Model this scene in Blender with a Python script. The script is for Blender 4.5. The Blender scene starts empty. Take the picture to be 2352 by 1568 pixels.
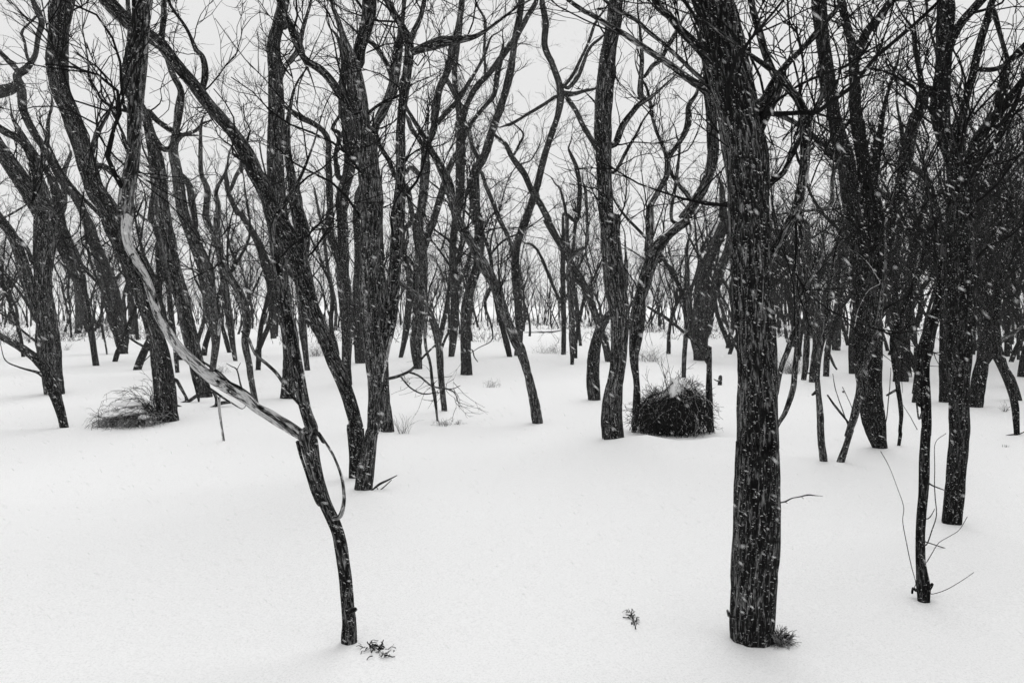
import bpy, math, random
import numpy as np
C = bpy.context.scene.collection
rng = np.random.default_rng(7)
random.seed(7)

# ------------------------------------------------------------------ camera, sky, light, exposure
F_PX, CX, CY, HORIZON, EYE = 1829.0, 1176.0, 784.0, 700.0, 1.6     # read off a 2352 x 1568 view of the photograph
PITCH = math.atan((CY - HORIZON) / F_PX)
cam_d = bpy.data.cameras.new('camera'); cam_d.lens = 28.0; cam_d.sensor_width = 36.0
cam_d.dof.use_dof = True; cam_d.dof.focus_distance = 7.0; cam_d.dof.aperture_fstop = 5.6; cam_d.clip_start = 0.05; cam_d.clip_end = 2000
cam = bpy.data.objects.new('camera', cam_d); C.objects.link(cam)
cam.location = (0, 0, EYE); cam.rotation_euler = (math.pi / 2 - PITCH, 0, 0)
bpy.context.scene.camera = cam

SUN_EL, SUN_ROT = math.radians(55), math.radians(200)
world = bpy.data.worlds.new('World'); bpy.context.scene.world = world; world.use_nodes = True
nt = world.node_tree; nt.nodes.clear()
sky = nt.nodes.new('ShaderNodeTexSky'); sky.sky_type = 'NISHITA'; sky.sun_disc = False
sky.sun_elevation = SUN_EL; sky.sun_rotation = SUN_ROT
bw = nt.nodes.new('ShaderNodeRGBToBW'); nt.links.new(sky.outputs[0], bw.inputs[0])
mixc = nt.nodes.new('ShaderNodeMix'); mixc.data_type = 'RGBA'
mixc.inputs[0].default_value = 0.97                                 # a thick even snow cloud over the clear sky
mixc.inputs[7].default_value = (8.3, 8.3, 8.3, 1)
nt.links.new(bw.outputs[0], mixc.inputs[6])
bg = nt.nodes.new('ShaderNodeBackground'); bg.inputs['Strength'].default_value = 0.1
nt.links.new(mixc.outputs[2], bg.inputs['Color'])
wo = nt.nodes.new('ShaderNodeOutputWorld'); nt.links.new(bg.outputs[0], wo.inputs[0])

sun_d = bpy.data.lights.new('sun', 'SUN'); sun_d.energy = 1.14; sun_d.angle = math.radians(40); sun_d.color = (1, 1, 1)
sun = bpy.data.objects.new('sun', sun_d); C.objects.link(sun)
sun.rotation_euler = (math.pi / 2 - SUN_EL, 0, math.pi - SUN_ROT + math.pi)
vs = bpy.context.scene.view_settings
vs.view_transform = 'Standard'; vs.look = 'None'; vs.gamma = 1; vs.use_curve_mapping = False; vs.exposure = -0.01
cy = bpy.context.scene.cycles
cy.max_bounces = 6; cy.diffuse_bounces = 3; cy.volume_bounces = 1

# ------------------------------------------------------------------ materials (all neutral: a monochrome place)
def new_mat(name):
    m = bpy.data.materials.new(name); m.use_nodes = True
    b = m.node_tree.nodes['Principled BSDF']; b.inputs['Specular IOR Level'].default_value = 0.05
    return m, m.node_tree, b
def ramp(nt, stops):
    r = nt.nodes.new('ShaderNodeValToRGB'); e = r.color_ramp.elements
    while len(e) < len(stops): e.new(0.5)
    for k, (p, v) in enumerate(stops): e[k].position = p; e[k].color = (v, v, v, 1)
    return r
def noise(nt, vec, scale, detail=4, rough=0.6, dist=0.0):
    n = nt.nodes.new('ShaderNodeTexNoise'); n.inputs['Scale'].default_value = scale; n.inputs['Detail'].default_value = detail
    n.inputs['Roughness'].default_value = rough; n.inputs['Distortion'].default_value = dist
    if vec is not None: nt.links.new(vec, n.inputs['Vector'])
    return n
def mathn(nt, op, a, b=None):
    n = nt.nodes.new('ShaderNodeMath'); n.operation = op
    for k, v in enumerate((a, b)):
        if v is None: continue
        if isinstance(v, (int, float)): n.inputs[k].default_value = v
        else: nt.links.new(v, n.inputs[k])
    return n.outputs[0]
def bark_mat(name, dark, mid, light, flecks=0.55, bump=0.6, fs=80):
    """Furrowed bark: long ridges that follow the stem, with wind-driven snow caught in slanting specks."""
    m, nt, b = new_mat(name)
    at = nt.nodes.new('ShaderNodeAttribute'); at.attribute_name = 'bark_co'
    furrow = noise(nt, at.outputs['Vector'], fs, 5, 0.68, 0.7)
    broad = noise(nt, at.outputs['Vector'], 11, 3, 0.5)
    fine = noise(nt, at.outputs['Vector'], 230, 2, 0.6)
    h = mathn(nt, 'ADD', mathn(nt, 'ADD', mathn(nt, 'MULTIPLY', furrow.outputs[0], 0.62), mathn(nt, 'MULTIPLY', broad.outputs[0], 0.16)), mathn(nt, 'MULTIPLY', fine.outputs[0], 0.22))
    r = ramp(nt, [(0.44, dark), (0.515, mid), (0.57, light * 0.45), (0.64, light)])
    nt.links.new(h, r.inputs[0])
    tc = nt.nodes.new('ShaderNodeNewGeometry')
    mp = nt.nodes.new('ShaderNodeMapping'); mp.inputs['Rotation'].default_value = (0, math.radians(30), 0)
    mp.inputs['Scale'].default_value = (0.30, 1.0, 1.0)
    nt.links.new(tc.outputs['Position'], mp.inputs[0])
    fl = noise(nt, mp.outputs[0], 170, 1, 0.4)
    fr = ramp(nt, [(0.685, 0.0), (0.73, 1.0)]); nt.links.new(fl.outputs[0], fr.inputs[0])
    mx = nt.nodes.new('ShaderNodeMix'); mx.data_type = 'RGBA'
    nt.links.new(mathn(nt, 'MULTIPLY', fr.outputs[0], flecks), mx.inputs[0])
    nt.links.new(r.outputs[0], mx.inputs[6]); mx.inputs[7].default_value = (0.8, 0.8, 0.8, 1)
    nt.links.new(mx.outputs[2], b.inputs['Base Color'])
    bp = nt.nodes.new('ShaderNodeBump'); bp.inputs['Strength'].default_value = bump; bp.inputs['Distance'].default_value = 0.02
    nt.links.new(h, bp.inputs['Height']); nt.links.new(bp.outputs[0], b.inputs['Normal'])
    b.inputs['Roughness'].default_value = 0.95
    return m
BARK = bark_mat('dark_wet_bark', 0.004, 0.012, 0.26)
INK = bark_mat('vignetted_wet_bark', 0.003, 0.006, 0.11)  # blacker wet bark for the right side, partly vignetting put into its colour
FAR = bark_mat('far_wet_bark', 0.003, 0.008, 0.13)
MID = bark_mat('weathered_bark', 0.005, 0.035, 0.42)
PALE = bark_mat('bare_pale_wood', 0.08, 0.60, 0.80, 0.3, 0.4)
def peel(m):
    """Long rags of dark bark still clinging to bare wood."""
    nt = m.node_tree; b = nt.nodes['Principled BSDF']; src = b.inputs['Base Color'].links[0].from_socket
    at = nt.nodes.new('ShaderNodeAttribute'); at.attribute_name = 'bark_co'
    n = noise(nt, at.outputs['Vector'], 17, 5, 0.7, 1.2); r = ramp(nt, [(0.515, 0.0), (0.55, 1.0)]); nt.links.new(n.outputs[0], r.inputs[0])
    n2 = noise(nt, at.outputs['Vector'], 150, 3, 0.7); r2 = ramp(nt, [(0.5, 0.006), (0.62, 0.16)]); nt.links.new(n2.outputs[0], r2.inputs[0])
    mx = nt.nodes.new('ShaderNodeMix'); mx.data_type = 'RGBA'; nt.links.new(r.outputs[0], mx.inputs[0]); nt.links.new(src, mx.inputs[6]); nt.links.new(r2.outputs[0], mx.inputs[7])
    nt.links.new(mx.outputs[2], b.inputs['Base Color'])
peel(PALE)
def plain(name, v, var=0.5, scale=30, rough=0.95):
    m, nt, b = new_mat(name)
    g = nt.nodes.new('ShaderNodeNewGeometry')
    n = noise(nt, g.outputs['Position'], scale, 3)
    r = ramp(nt, [(0.3, v * (1 - var)), (0.7, v * (1 + var))]); nt.links.new(n.outputs[0], r.inputs[0])
    nt.links.new(r.outputs[0], b.inputs['Base Color']); b.inputs['Roughness'].default_value = rough
    return m
TWIG = plain('dark_twig_bark', 0.008, 0.7, 9)
STRAW = plain('dry_straw', 0.32, 0.6, 25)
STEM = plain('dark_dry_stems', 0.018, 0.8, 40)
FLAKE = plain('falling_snow', 0.9, 0.03)
m, nt_, b_ = new_mat('fresh_snow'); SNOW = m
g_ = nt_.nodes.new('ShaderNodeNewGeometry')
n1 = noise(nt_, g_.outputs['Position'], 90, 8, 0.92)
r1 = ramp(nt_, [(0.36, 0.66), (0.5, 0.93), (0.6, 0.98)]); nt_.links.new(n1.outputs[0], r1.inputs[0])
nt_.links.new(r1.outputs[0], b_.inputs['Base Color']); b_.inputs['Roughness'].default_value = 0.9
bp_ = nt_.nodes.new('ShaderNodeBump'); bp_.inputs['Strength'].default_value = 0.3; bp_.inputs['Distance'].default_value = 0.01
nt_.links.new(n1.outputs[0], bp_.inputs['Height']); nt_.links.new(bp_.outputs[0], b_.inputs['Normal'])

# ------------------------------------------------------------------ helpers
def ground_z(x, y):
    h = lambda x, y: (0.045 * np.sin(0.55 * x + 0.31 * y + 0.5) + 0.03 * np.sin(-0.42 * x + 0.83 * y + 2.0)
                      + 0.018 * np.sin(1.4 * x + 0.6 * y) + 0.012 * np.sin(0.9 * x - 1.9 * y + 1))
    drift = 0.13 * np.exp(-((x - 1.58) ** 2 / 0.14 + (y - 9.4) ** 2 / 0.16)) + 0.12 * np.exp(-((x - 2.52) ** 2 / 0.12 + (y - 9.45) ** 2 / 0.10))   # banked against the brush
    return h(x, y) - h(0.0, 0.0) + drift
CP, SP = math.cos(PITCH), math.sin(PITCH)
def ray(x, y):
    a, b = (x - CX) / F_PX, -(y - CY) / F_PX
    return np.array([a, CP + b * SP, -SP + b * CP])
def at(x, y, d): return np.array([0, 0, EYE]) + ray(x, y) * d
def base_depth(x, y):
    r = ray(x, y); d = 0.5; step = 0.02
    while d < 160:
        p = np.array([0, 0, EYE]) + r * d
        if p[2] < ground_z(p[0], p[1]): return d
        d += step * (1 + d * 0.2)
    return 160.0
CROPS = {'A': (0, 0, .3375), 'B': (588, 0, .3375), 'C': (1176, 0, .3375), 'D': (1764, 0, .3375),
         'E': (0, 490, .3375), 'F': (588, 490, .3375), 'G': (1176, 490, .3375), 'H': (1764, 490, .3375),
         'I': (588, 980, .375), 'J': (1323, 980, .375), 'K': (1764, 980, .375), 'Z': (0, 0, 1.0)}
def parse(txt):
    crop = CROPS['Z']; out = []
    for tok in txt.split():
        if tok[0] in CROPS: crop = CROPS[tok[0]]; tok = tok[1:]
        x, y, w = (float(v) for v in tok.split(','))
        out.append((crop[0] + crop[2] * x, crop[1] + crop[2] * y, w * crop[2]))
    return np.array(out)
def catmull(P, spacing):
    P = np.asarray(P, float); n = len(P)
    if n < 3:
        L = np.linalg.norm(P[1, :3] - P[0, :3]); k = max(3, int(L / spacing)); t = np.linspace(0, 1, k)[:, None]
        return P[0] * (1 - t) + P[1] * t
    Q = np.vstack([2 * P[0] - P[1], P, 2 * P[-1] - P[-2]]); out = []
    for i in range(n - 1):
        p0, p1, p2, p3 = Q[i:i + 4]
        k = max(2, int(np.linalg.norm(p2[:3] - p1[:3]) / spacing)); t = (np.arange(k) / k)[:, None]
        out.append(0.5 * (2 * p1 + (p2 - p0) * t + (2 * p0 - 5 * p1 + 4 * p2 - p3) * t ** 2 + (3 * p1 - p0 - 3 * p2 + p3) * t ** 3))
    out.append(P[-1:]); return np.vstack(out)
def hash3(i, j, k, s):
    h = (i * 374761393 + j * 668265263 + k * 2147483647 + s * 974634777) & 0xffffffff
    h = ((h ^ (h >> 13)) * 1274126177) & 0xffffffff
    return ((h ^ (h >> 16)) & 0xffff) / 65535.0
def vnoise(p, s=0):
    i = np.floor(p).astype(np.int64); f = p - i; f = f * f * (3 - 2 * f); r = 0
    for a in (0, 1):
        for b in (0, 1):
            for c in (0, 1):
                w = (f[..., 0] if a else 1 - f[..., 0]) * (f[..., 1] if b else 1 - f[..., 1]) * (f[..., 2] if c else 1 - f[..., 2])
                r = r + w * hash3(i[..., 0] + a, i[..., 1] + b, i[..., 2] + c, s)
    return r - 0.5
def tube(P, R, sides, rough=0.1, seed=0):
    """One stem as a tube with lengthwise ridges; returns vertices, faces and bark coordinates."""
    n = len(P); T = np.gradient(P, axis=0); T /= np.linalg.norm(T, axis=1)[:, None] + 1e-9
    N = np.zeros_like(P); ref = np.array([0.31, 0.9, 0.1]); v = np.cross(T[0], ref); N[0] = v / np.linalg.norm(v)
    for i in range(1, n):
        v = N[i - 1] - T[i] * np.dot(N[i - 1], T[i]); N[i] = v / (np.linalg.norm(v) + 1e-9)
    B = np.cross(T, N); S = np.concatenate([[0], np.cumsum(np.linalg.norm(np.diff(P, axis=0), axis=1))])
    th = np.arange(sides) * 2 * math.pi / sides
    c, s = np.cos(th)[None, :], np.sin(th)[None, :]; Rr = R[:, None]
    co = np.stack([c * Rr, s * Rr, np.repeat(S[:, None] , sides, 1)], -1)
    off = seed * 1.37
    if rough > 0:
        q = np.stack([co[..., 0] * 28 + off, co[..., 1] * 28, co[..., 2] * 4.0], -1)
        q2 = np.stack([co[..., 0] * 9 + off, co[..., 1] * 9 + 5, co[..., 2] * 3.0], -1)
        q3 = np.stack([co[..., 0] * 60 + off, co[..., 1] * 60 + 5, co[..., 2] * 14.0], -1)
        disp = 1 + rough * (1.2 * vnoise(q, 1) + 1.3 * vnoise(q2, 2) + 0.6 * vnoise(q3, 3))
    else: disp = np.ones((n, sides))
    V = P[:, None, :] + (N[:, None, :] * c[..., None] + B[:, None, :] * s[..., None]) * (Rr * disp)[..., None]
    idx = np.arange(n * sides).reshape(n, sides); nx = np.roll(idx, -1, 1)
    Fq = np.stack([idx[:-1], nx[:-1], nx[1:], idx[1:]], -1).reshape(-1, 4)
    V = V.reshape(-1, 3); tip = len(V)
    V = np.vstack([V, P[-1] + T[-1] * R[-1] * 0.6])
    cap = np.stack([idx[-1], nx[-1], np.full(sides, tip), np.full(sides, tip)], -1)
    A = co * np.array([1, 1, 0.17]) + np.array([off, off * 0.7, off * 0.3])
    A = np.vstack([A.reshape(-1, 3), A.reshape(-1, 3)[-1]])
    return V, Fq, cap[:, :3], A
def batch_tubes(P, R, sides=3):
    """Many thin stems at once: P (m,k,3), R (m,k)."""
    m_, k = P.shape[:2]
    T = np.gradient(P, axis=1); T /= np.linalg.norm(T, axis=2, keepdims=True) + 1e-9
    ref = rng.normal(size=(m_, 1, 3)); N = np.cross(T, np.broadcast_to(ref, T.shape)); N /= np.linalg.norm(N, axis=2, keepdims=True) + 1e-9
    B = np.cross(T, N); th = np.arange(sides) * 2 * math.pi / sides
    V = P[:, :, None, :] + (N[:, :, None, :] * np.cos(th)[:, None] + B[:, :, None, :] * np.sin(th)[:, None]) * R[:, :, None, None]
    idx = np.arange(m_ * k * sides).reshape(m_, k, sides); nx = np.roll(idx, -1, 2)
    Fq = np.stack([idx[:, :-1], nx[:, :-1], nx[:, 1:], idx[:, 1:]], -1).reshape(-1, 4)
    return V.reshape(-1, 3), Fq
def make_mesh(name, V, quads, tris=None, attr=None, smooth=True):
    me = bpy.data.meshes.new(name); V = np.asarray(V, np.float32)
    nq = len(quads); nt3 = 0 if tris is None else len(tris)
    me.vertices.add(len(V)); me.vertices.foreach_set('co', V.ravel())
    li = np.asarray(quads, np.int32).reshape(-1)
    if nt3: li = np.concatenate([li, np.asarray(tris, np.int32).ravel()])
    me.loops.add(len(li)); me.loops.foreach_set('vertex_index', li)
    me.polygons.add(nq + nt3)
    st = np.concatenate([np.arange(nq) * 4, nq * 4 + np.arange(nt3) * 3]).astype(np.int32)
    me.polygons.foreach_set('loop_start', st)
    me.polygons.foreach_set('use_smooth', np.full(nq + nt3, smooth))
    me.update(calc_edges=True)
    if attr is not None:
        a = me.attributes.new('bark_co', 'FLOAT_VECTOR', 'POINT'); a.data.foreach_set('vector', np.asarray(attr, np.float32).ravel())
    return me
def link(name, me, mat, parent=None, origin=(0, 0, 0)):
    if mat is not None: me.materials.append(mat)
    o = bpy.data.objects.new(name, me); C.objects.link(o)
    if parent is not None: o.parent = parent
    else: o.location = origin
    return o
def tag(o, label=None, cat=None, group=None, kind=None):
    if label: o['label'] = label
    if cat: o['category'] = cat
    if group: o['group'] = group
    if kind: o['kind'] = kind
    return o
def empty(name, loc):
    e = bpy.data.objects.new(name, None); e.empty_display_size = 0.2; C.objects.link(e); e.location = tuple(loc); return e
def merge(parts):
    V, Q = [], []; n = 0
    for v, q in parts: V.append(v); Q.append(q + n); n += len(v)
    return np.vstack(V), np.vstack(Q)

# growth of branches and twigs -----------------------------------------------------------
UP = np.array([0, 0, 1.0])
def unit(v): return v / (np.linalg.norm(v, axis=-1, keepdims=True) + 1e-9)
def sprout(S, D, L, k, wiggle, lift):
    """Stems from points S along D; a random walk with lift; returns (m,k,3)."""
    m_ = len(S); P = np.zeros((m_, k, 3)); P[:, 0] = S; d = D.copy(); drift = rng.normal(size=(m_, 3)) * wiggle * 0.5
    for i in range(1, k):
        P[:, i] = P[:, i - 1] + d * (L / (k - 1))[:, None]
        if i % 2 == 0: drift = rng.normal(size=(m_, 3)) * wiggle * 0.5
        d = unit(d + drift + rng.normal(size=(m_, 3)) * wiggle * 0.6 + UP * lift)
    return P
def children(P, R, per, tmin, spread, lift, lmin, lmax, rk, rlo, k, wiggle):
    m_, kp = P.shape[:2]; n = rng.poisson(per, m_); idx = np.repeat(np.arange(m_), n)
    if len(idx) == 0: return np.zeros((0, k, 3)), np.zeros((0, k))
    t = (tmin + (1 - tmin) * rng.random(len(idx)) ** 0.8) * (kp - 1.001); i = t.astype(int); f = (t - i)[:, None]
    S = P[idx, i] * (1 - f) + P[idx, i + 1] * f; T = unit(P[idx, i + 1] - P[idx, i]); r0 = R[idx, i]
    side = rng.normal(size=(len(idx), 3)); side = unit(side - T * np.sum(side * T, 1)[:, None])
    ang = np.radians(rng.uniform(*spread, len(idx)))[:, None]
    D = unit(T * np.cos(ang) + side * np.sin(ang) + UP * lift)
    L = rng.uniform(lmin, lmax, len(idx)) * (1.1 - 0.5 * t / kp)
    Q = sprout(S, D, L, k, wiggle, 0.05); r = np.clip(r0 * rk, rlo, None)
    return Q, r[:, None] * np.linspace(1, 0.45, k)[None, :]
def crown(strokes, origin, density, zlo=1.2, size=1.0, fine=1.0, thick=1.0):
    """strokes: list of (points, radii). One mesh of branches, whips and twigs."""
    S, D, L, r = [], [], [], []
    for P, R in strokes:
        seg = np.linalg.norm(np.diff(P, axis=0), axis=1); cum = np.concatenate([[0], np.cumsum(seg)]); tot = cum[-1]
        n = rng.poisson(tot * density)
        for u in rng.random(n) * tot:
            i = min(np.searchsorted(cum, u) - 1, len(P) - 2); i = max(i, 0)
            p = P[i]; hgt = p[2] - ground_z(p[0], p[1])
            if rng.random() > np.clip((hgt - zlo) / 0.9, 0, 1): continue
            t = unit(P[i + 1] - P[i]); s = rng.normal(size=3); s = unit(s - t * np.dot(s, t))
            a = math.radians(rng.uniform(25, 65))
            S.append(p); D.append(unit(t * math.cos(a) + s * math.sin(a) + UP * 0.35))
            L.append(rng.uniform(0.45, 1.5) * size); r.append(np.clip(R[i] * rng.uniform(0.18, 0.40), 0.005, 0.0135))
        # the tip carries a few leaders
        for q in range(3):
            t = unit(P[-1] - P[-2]); S.append(P[-1]); D.append(unit(t + rng.normal(size=3) * 0.35)); L.append(rng.uniform(0.5, 1.1) * size)
            r.append(min(R[-1] * 0.7, 0.02))
    S, D, L, r = np.array(S), np.array(D), np.array(L), np.array(r)
    P1 = sprout(S, D, L, 9, 0.34, 0.07); R1 = r[:, None] * np.linspace(1, 0.3, 9)[None, :]
    P2, R2 = children(P1, R1, 5.2 * fine, 0.12, (18, 48), 0.18, 0.2 * size, 0.7 * size, 0.55, 0.0042 * thick, 6, 0.24)
    P3, R3 = children(P2, R2, 2.3 * fine, 0.15, (22, 55), 0.08, 0.06 * size, 0.28 * size, 0.6, 0.0028 * thick, 4, 0.22)
    parts = [batch_tubes(P1, R1, 4), batch_tubes(P2, R2, 3)]
    if len(P3): parts.append(batch_tubes(P3, R3, 3))
    V, Q = merge(parts); V = V - np.asarray(origin)
    return make_mesh('twigs', V, Q)

# ------------------------------------------------------------------ the snow field
ys = np.concatenate([np.linspace(-3, 20, 150), np.geomspace(20.4, 700, 90)])
xs1 = np.concatenate([np.linspace(0, 14, 70), np.geomspace(14.4, 700, 50)]); xs = np.concatenate([-xs1[:0:-1], xs1])
X, Y = np.meshgrid(xs, ys); fade = np.clip(1.6 - np.hypot(X, Y) / 90, 0.0, 1)
Zg = ground_z(X, Y) * fade
idx = np.arange(X.size).reshape(X.shape)
Qg = np.stack([idx[:-1, :-1], idx[:-1, 1:], idx[1:, 1:], idx[1:, :-1]], -1).reshape(-1, 4)
tag(link('snow_ground', make_mesh('snow_ground', np.stack([X, Y, Zg], -1).reshape(-1, 3), Qg), SNOW),
    'deep untrodden white snow covering the forest floor', None, None, 'structure')

# ------------------------------------------------------------------ traced trees
BARK2 = bark_mat('plated_bark', 0.004, 0.018, 0.32, 0.6, 0.8, 52)
MATS = {'d': BARK, 'm': MID, 'p': PALE}
N_TREE = 0
def tree(label, body, density=2.2, boost=1.4, zlo=1.35, depth=None, size=1.0, fine=1.0, group=None, name='bare_tree', cat='tree', rough=0.24):
    """body: lines '<part>[/material][!] : x,y,width ...' read off the photograph; '!' = bears no twigs of its own.
    Every stem keeps its own distance: the trunk stands where its foot meets the snow, limbs lean to or from the camera."""
    global N_TREE; N_TREE += 1
    lrng = np.random.default_rng(100 + N_TREE)
    rows = [l.split(':') for l in body.strip().splitlines() if l.strip()]
    first = parse(rows[0][1]); d0 = depth or base_depth(first[0, 0], first[0, 1])
    foot = at(first[0, 0], first[0, 1], d0); root = empty(name, foot); tag(root, label, cat, group)
    done, stems, lines = [], [], []
    for k, (head, txt) in enumerate(rows):
        px = parse(txt)
        if len(px) > 1:                                                # widths were read level with the picture: square them to the stem
            tx = np.gradient(px[:, :2], axis=0); th_ = np.arctan2(np.abs(tx[:, 0]), np.abs(tx[:, 1]) + 1e-6); px[:, 2] *= 1 - 0.24 * np.sin(2 * th_)
        head = head.strip(); bare = head.endswith('!'); head = head.rstrip('!').strip()
        pn, mk = (head.split('/') + ['d'])[:2]
        if k == 0: d_start, slope = d0, lrng.uniform(-0.05, 0.05)
        else:
            allp = np.vstack([np.column_stack([np.interp(np.linspace(0, len(q) - 1, 30 * len(q)), np.arange(len(q)), q[:, c]) for c in range(4)]) for q in done])
            j = np.argmin(np.hypot(allp[:, 0] - px[0, 0], allp[:, 1] - px[0, 1])); d_start = allp[j, 2]
            if 2 < math.hypot(allp[j, 0] - px[0, 0], allp[j, 1] - px[0, 1]) < allp[j, 3] * 0.6 + 12: px = np.vstack([[allp[j, 0], allp[j, 1], px[0, 2]], px])
            slope = lrng.uniform(-0.28, 0.28); foot_too = False
            if math.hypot(allp[j, 0] - px[0, 0], allp[j, 1] - px[0, 1]) >= allp[j, 3] * 0.6 + 12 and px[0, 1] > 745:
                bd = base_depth(px[0, 0], px[0, 1])
                if 0.8 < bd / d0 < 1.25: d_start, slope, foot_too = bd, 0.0, True                # a second stem with a foot of its own
        run = np.concatenate([[0], np.cumsum(np.hypot(*np.diff(px[:, :2], axis=0).T))]) * d0 / F_PX
        dd = d_start + slope * run + 0.05 * np.sin(run * 2.1 + k) * (k > 0)
        done.append(np.column_stack([px[:, 0], px[:, 1], dd, px[:, 2]]))
        W = np.array([at(x, y, d) for (x, y, _), d in zip(px, dd)]); Rw = px[:, 2] / 2 / F_PX * dd
        pts = np.column_stack([W, Rw])
        lx, ly = px[-1, 0], px[-1, 1]
        if (ly < 40 or lx < 25 or lx > 2330) and len(px) > 1:          # the stem goes on beyond the frame
            t = unit(pts[-1, :3] - pts[-2, :3]); ext = []; p = pts[-1, :3].copy(); r = pts[-1, 3]
            for q in range(5):
                t = unit(t + lrng.normal(size=3) * 0.16 + UP * 0.12); p = p + t * 0.34; r *= 0.78; ext.append(np.append(p, r))
            pts = np.vstack([pts, ext])
        elif not bare and pts[-1, 3] > 0.006:                           # tips run out thin
            t = unit(pts[-1, :3] - pts[-2, :3]); ext = []; p = pts[-1, :3].copy(); r = pts[-1, 3]
            for q in range(4):
                t = unit(t + lrng.normal(size=3) * 0.25 + UP * 0.15); p = p + t * 0.22; r *= 0.6; ext.append(np.append(p, r))
            pts = np.vstack([pts, ext])
        if k == 0 or foot_too:                                         # go on below the snow
            t = unit(pts[0, :3] - pts[1, :3]); pts = np.vstack([np.append(pts[0, :3] + t * 0.25, pts[0, 3] * 1.05), pts])
        wpx = px[:, 2].max()
        sides = int(np.clip(wpx * 1.1, 8, 110)); sp = np.clip(pts[:, 3].max() * (0.35 if wpx > 25 else 0.8), 0.012, 0.12)
        c = catmull(pts, sp); R = np.clip(c[:, 3], 0.002, None)
        wob = np.stack([vnoise(np.column_stack([np.arange(len(c)) * sp * 2.2 / max(0.04, R.mean() * 8) * 0.25, np.full(len(c), N_TREE * 7.1 + k), np.full(len(c), q * 9.3)]), 5) for q in range(3)], -1)
        Pc = c[:, :3] + wob * (R * 0.9 * np.clip(0.03 / R, 0.1, 1))[:, None]
        R = R * (0.87 if mk == 'p' else 0.96) * (1 + 0.26 * np.clip(0.035 / R, 0.25, 1) * vnoise(np.column_stack([np.arange(len(c)) * sp * 3, np.full(len(c), N_TREE * 3.3 + k), np.zeros(len(c))]), 6))
        V, Q, Tr, A = tube(Pc, R, sides, rough * float(np.clip(0.055 / R.mean(), 0.6, 1)), N_TREE * 5 + k)
        o = link(pn, make_mesh(pn, V - foot, Q, Tr, A), INK if (mk == 'd' and first[0, 0] > 1985) else BARK2 if (mk == 'd' and N_TREE % 3 == 0 and N_TREE > 1) else MATS[mk], root)
        if mk == 'p': o['label'] = 'pale stem stripped of its bark'
        if not bare: stems.append((Pc, R))
        lines.append((Pc, R))
    if stems and density > 0:
        tw = link('twigs', crown(stems, foot, density * boost, zlo, size, fine * (1.0 if d0 < 14 else 0.85), 1.0 if d0 < 11 else 1.12), TWIG, root); tw['kind'] = 'stuff'
    return root, foot, lines

#@TREES@
T = tree
big, big_foot, big_d = T('thickest trunk standing alone in the right foreground with deeply furrowed dark bark', '''
trunk: J1085,1315,268 1083,1200,285 1090,1000,292 1097,800,290 1103,600,280 1107,300,270 1105,100,262 1105,0,262 C1615,1500,278 1608,1250,285 1595,1050,310 1560,850,320 1520,650,330 1475,450,325 1430,250,320 1385,40,290
limb/m: C1400,670,95 1310,610,85 1240,570,75 1100,460,68 1000,390,58 880,310,52 760,230,45 640,165,40 540,100,38 450,45,36
limb/m: C1400,640,50 1330,580,45 1200,460,42 1080,350,40 960,240,36 850,150,32 760,100,30 700,70,26
limb: C1420,520,110 1330,400,95 1250,300,85 1190,240,80 1130,180,70 1060,90,65 1000,35,55
limb: C1620,760,130 D-20,700,100 40,590,85 150,420,60 270,280,55 400,130,48 480,35,40
limb: C1620,1010,90 D60,620,75 30,500,60 -20,380,60 -60,250,60 -100,80,55
limb: H-30,350,80 50,230,72 120,90,82 175,0,80 D165,1470,72 210,1300,72 240,1100,70 245,950,72 255,820,80 200,680,78 110,580,78 50,500,60
limb: D255,840,50 330,720,45 365,620,42 350,480,38 380,330,30
limb: D-20,1270,50 90,1190,45 130,1120,40 160,1040,45 200,980,42 230,900,36
limb/m!: C1540,790,24 1580,700,22 1625,590,16
knob!: J955,1165,30 935,1140,26 928,1120,16
''', 2.6, 1.6)
T('tall thin front tree with a pale barkless limb arching to the left', '''
trunk: I560,1325,95 555,1180,88 535,950,84 507,750,88 480,600,90 430,450,100 390,300,110 345,150,120 315,40,118 F375,1470,100 330,1350,92 305,1250,90 285,1120,85 255,950,80 215,700,70 170,450,62 140,250,55 120,60,45
pale_limb/p!: F385,1560,100 310,1505,92 200,1440,105 100,1385,105 0,1330,95 E1660,1265,105 1500,1165,108 1400,1100,105 1300,1005,102 1220,925,98 1150,830,92 1080,700,86 1040,580,86 1000,450,92 940,330,95 890,230,92 862,130,88 860,20,92
limb/m: E860,40,92 A868,1420,98 870,1300,100 888,1150,102 902,1000,96 912,800,112 930,600,128 942,400,128 962,250,98 985,110,75 1000,20,66
limb: A925,420,90 935,260,70 950,130,60 965,10,55
limb: A870,1000,44 845,960,30 835,915,20
limb/m!: I515,550,34 540,470,26 538,380,22 520,290,21 480,190,20 440,120,20 380,30,20 F460,1560,26 390,1450,30 320,1330,30 230,1220,30 150,1100,28 80,1030,26 0,955,24 E1690,850,24 1640,800,16
limb!: I385,480,26 345,400,24 320,320,20 300,250,20 275,170,24 255,90,26
rag!: E1742,1270,26 1640,1195,30 1560,1150,26 1500,1095,30 1440,1050,22 1380,1010,14
rag!: E1085,530,16 1060,500,22 1020,430,26 985,350,28 950,290,24 925,240,16
rag!: E1650,1330,10 1560,1280,20 1480,1225,24 1400,1170,16
rag!: E885,290,14 905,370,22 950,450,22 985,540,18 1010,640,22 1035,720,14
branch_stub!: A868,1010,44 845,960,34 832,915,26
knob!: I575,1125,50 600,1118,44 615,1118,28
limb: A865,755,30 800,740,28 740,715,26 690,680,24 640,590,22 610,520,18 600,420,14 560,200,10
limb: A760,740,20 700,800,18 650,900,16 625,1000,12
''', 1.6, 1.7)
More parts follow.
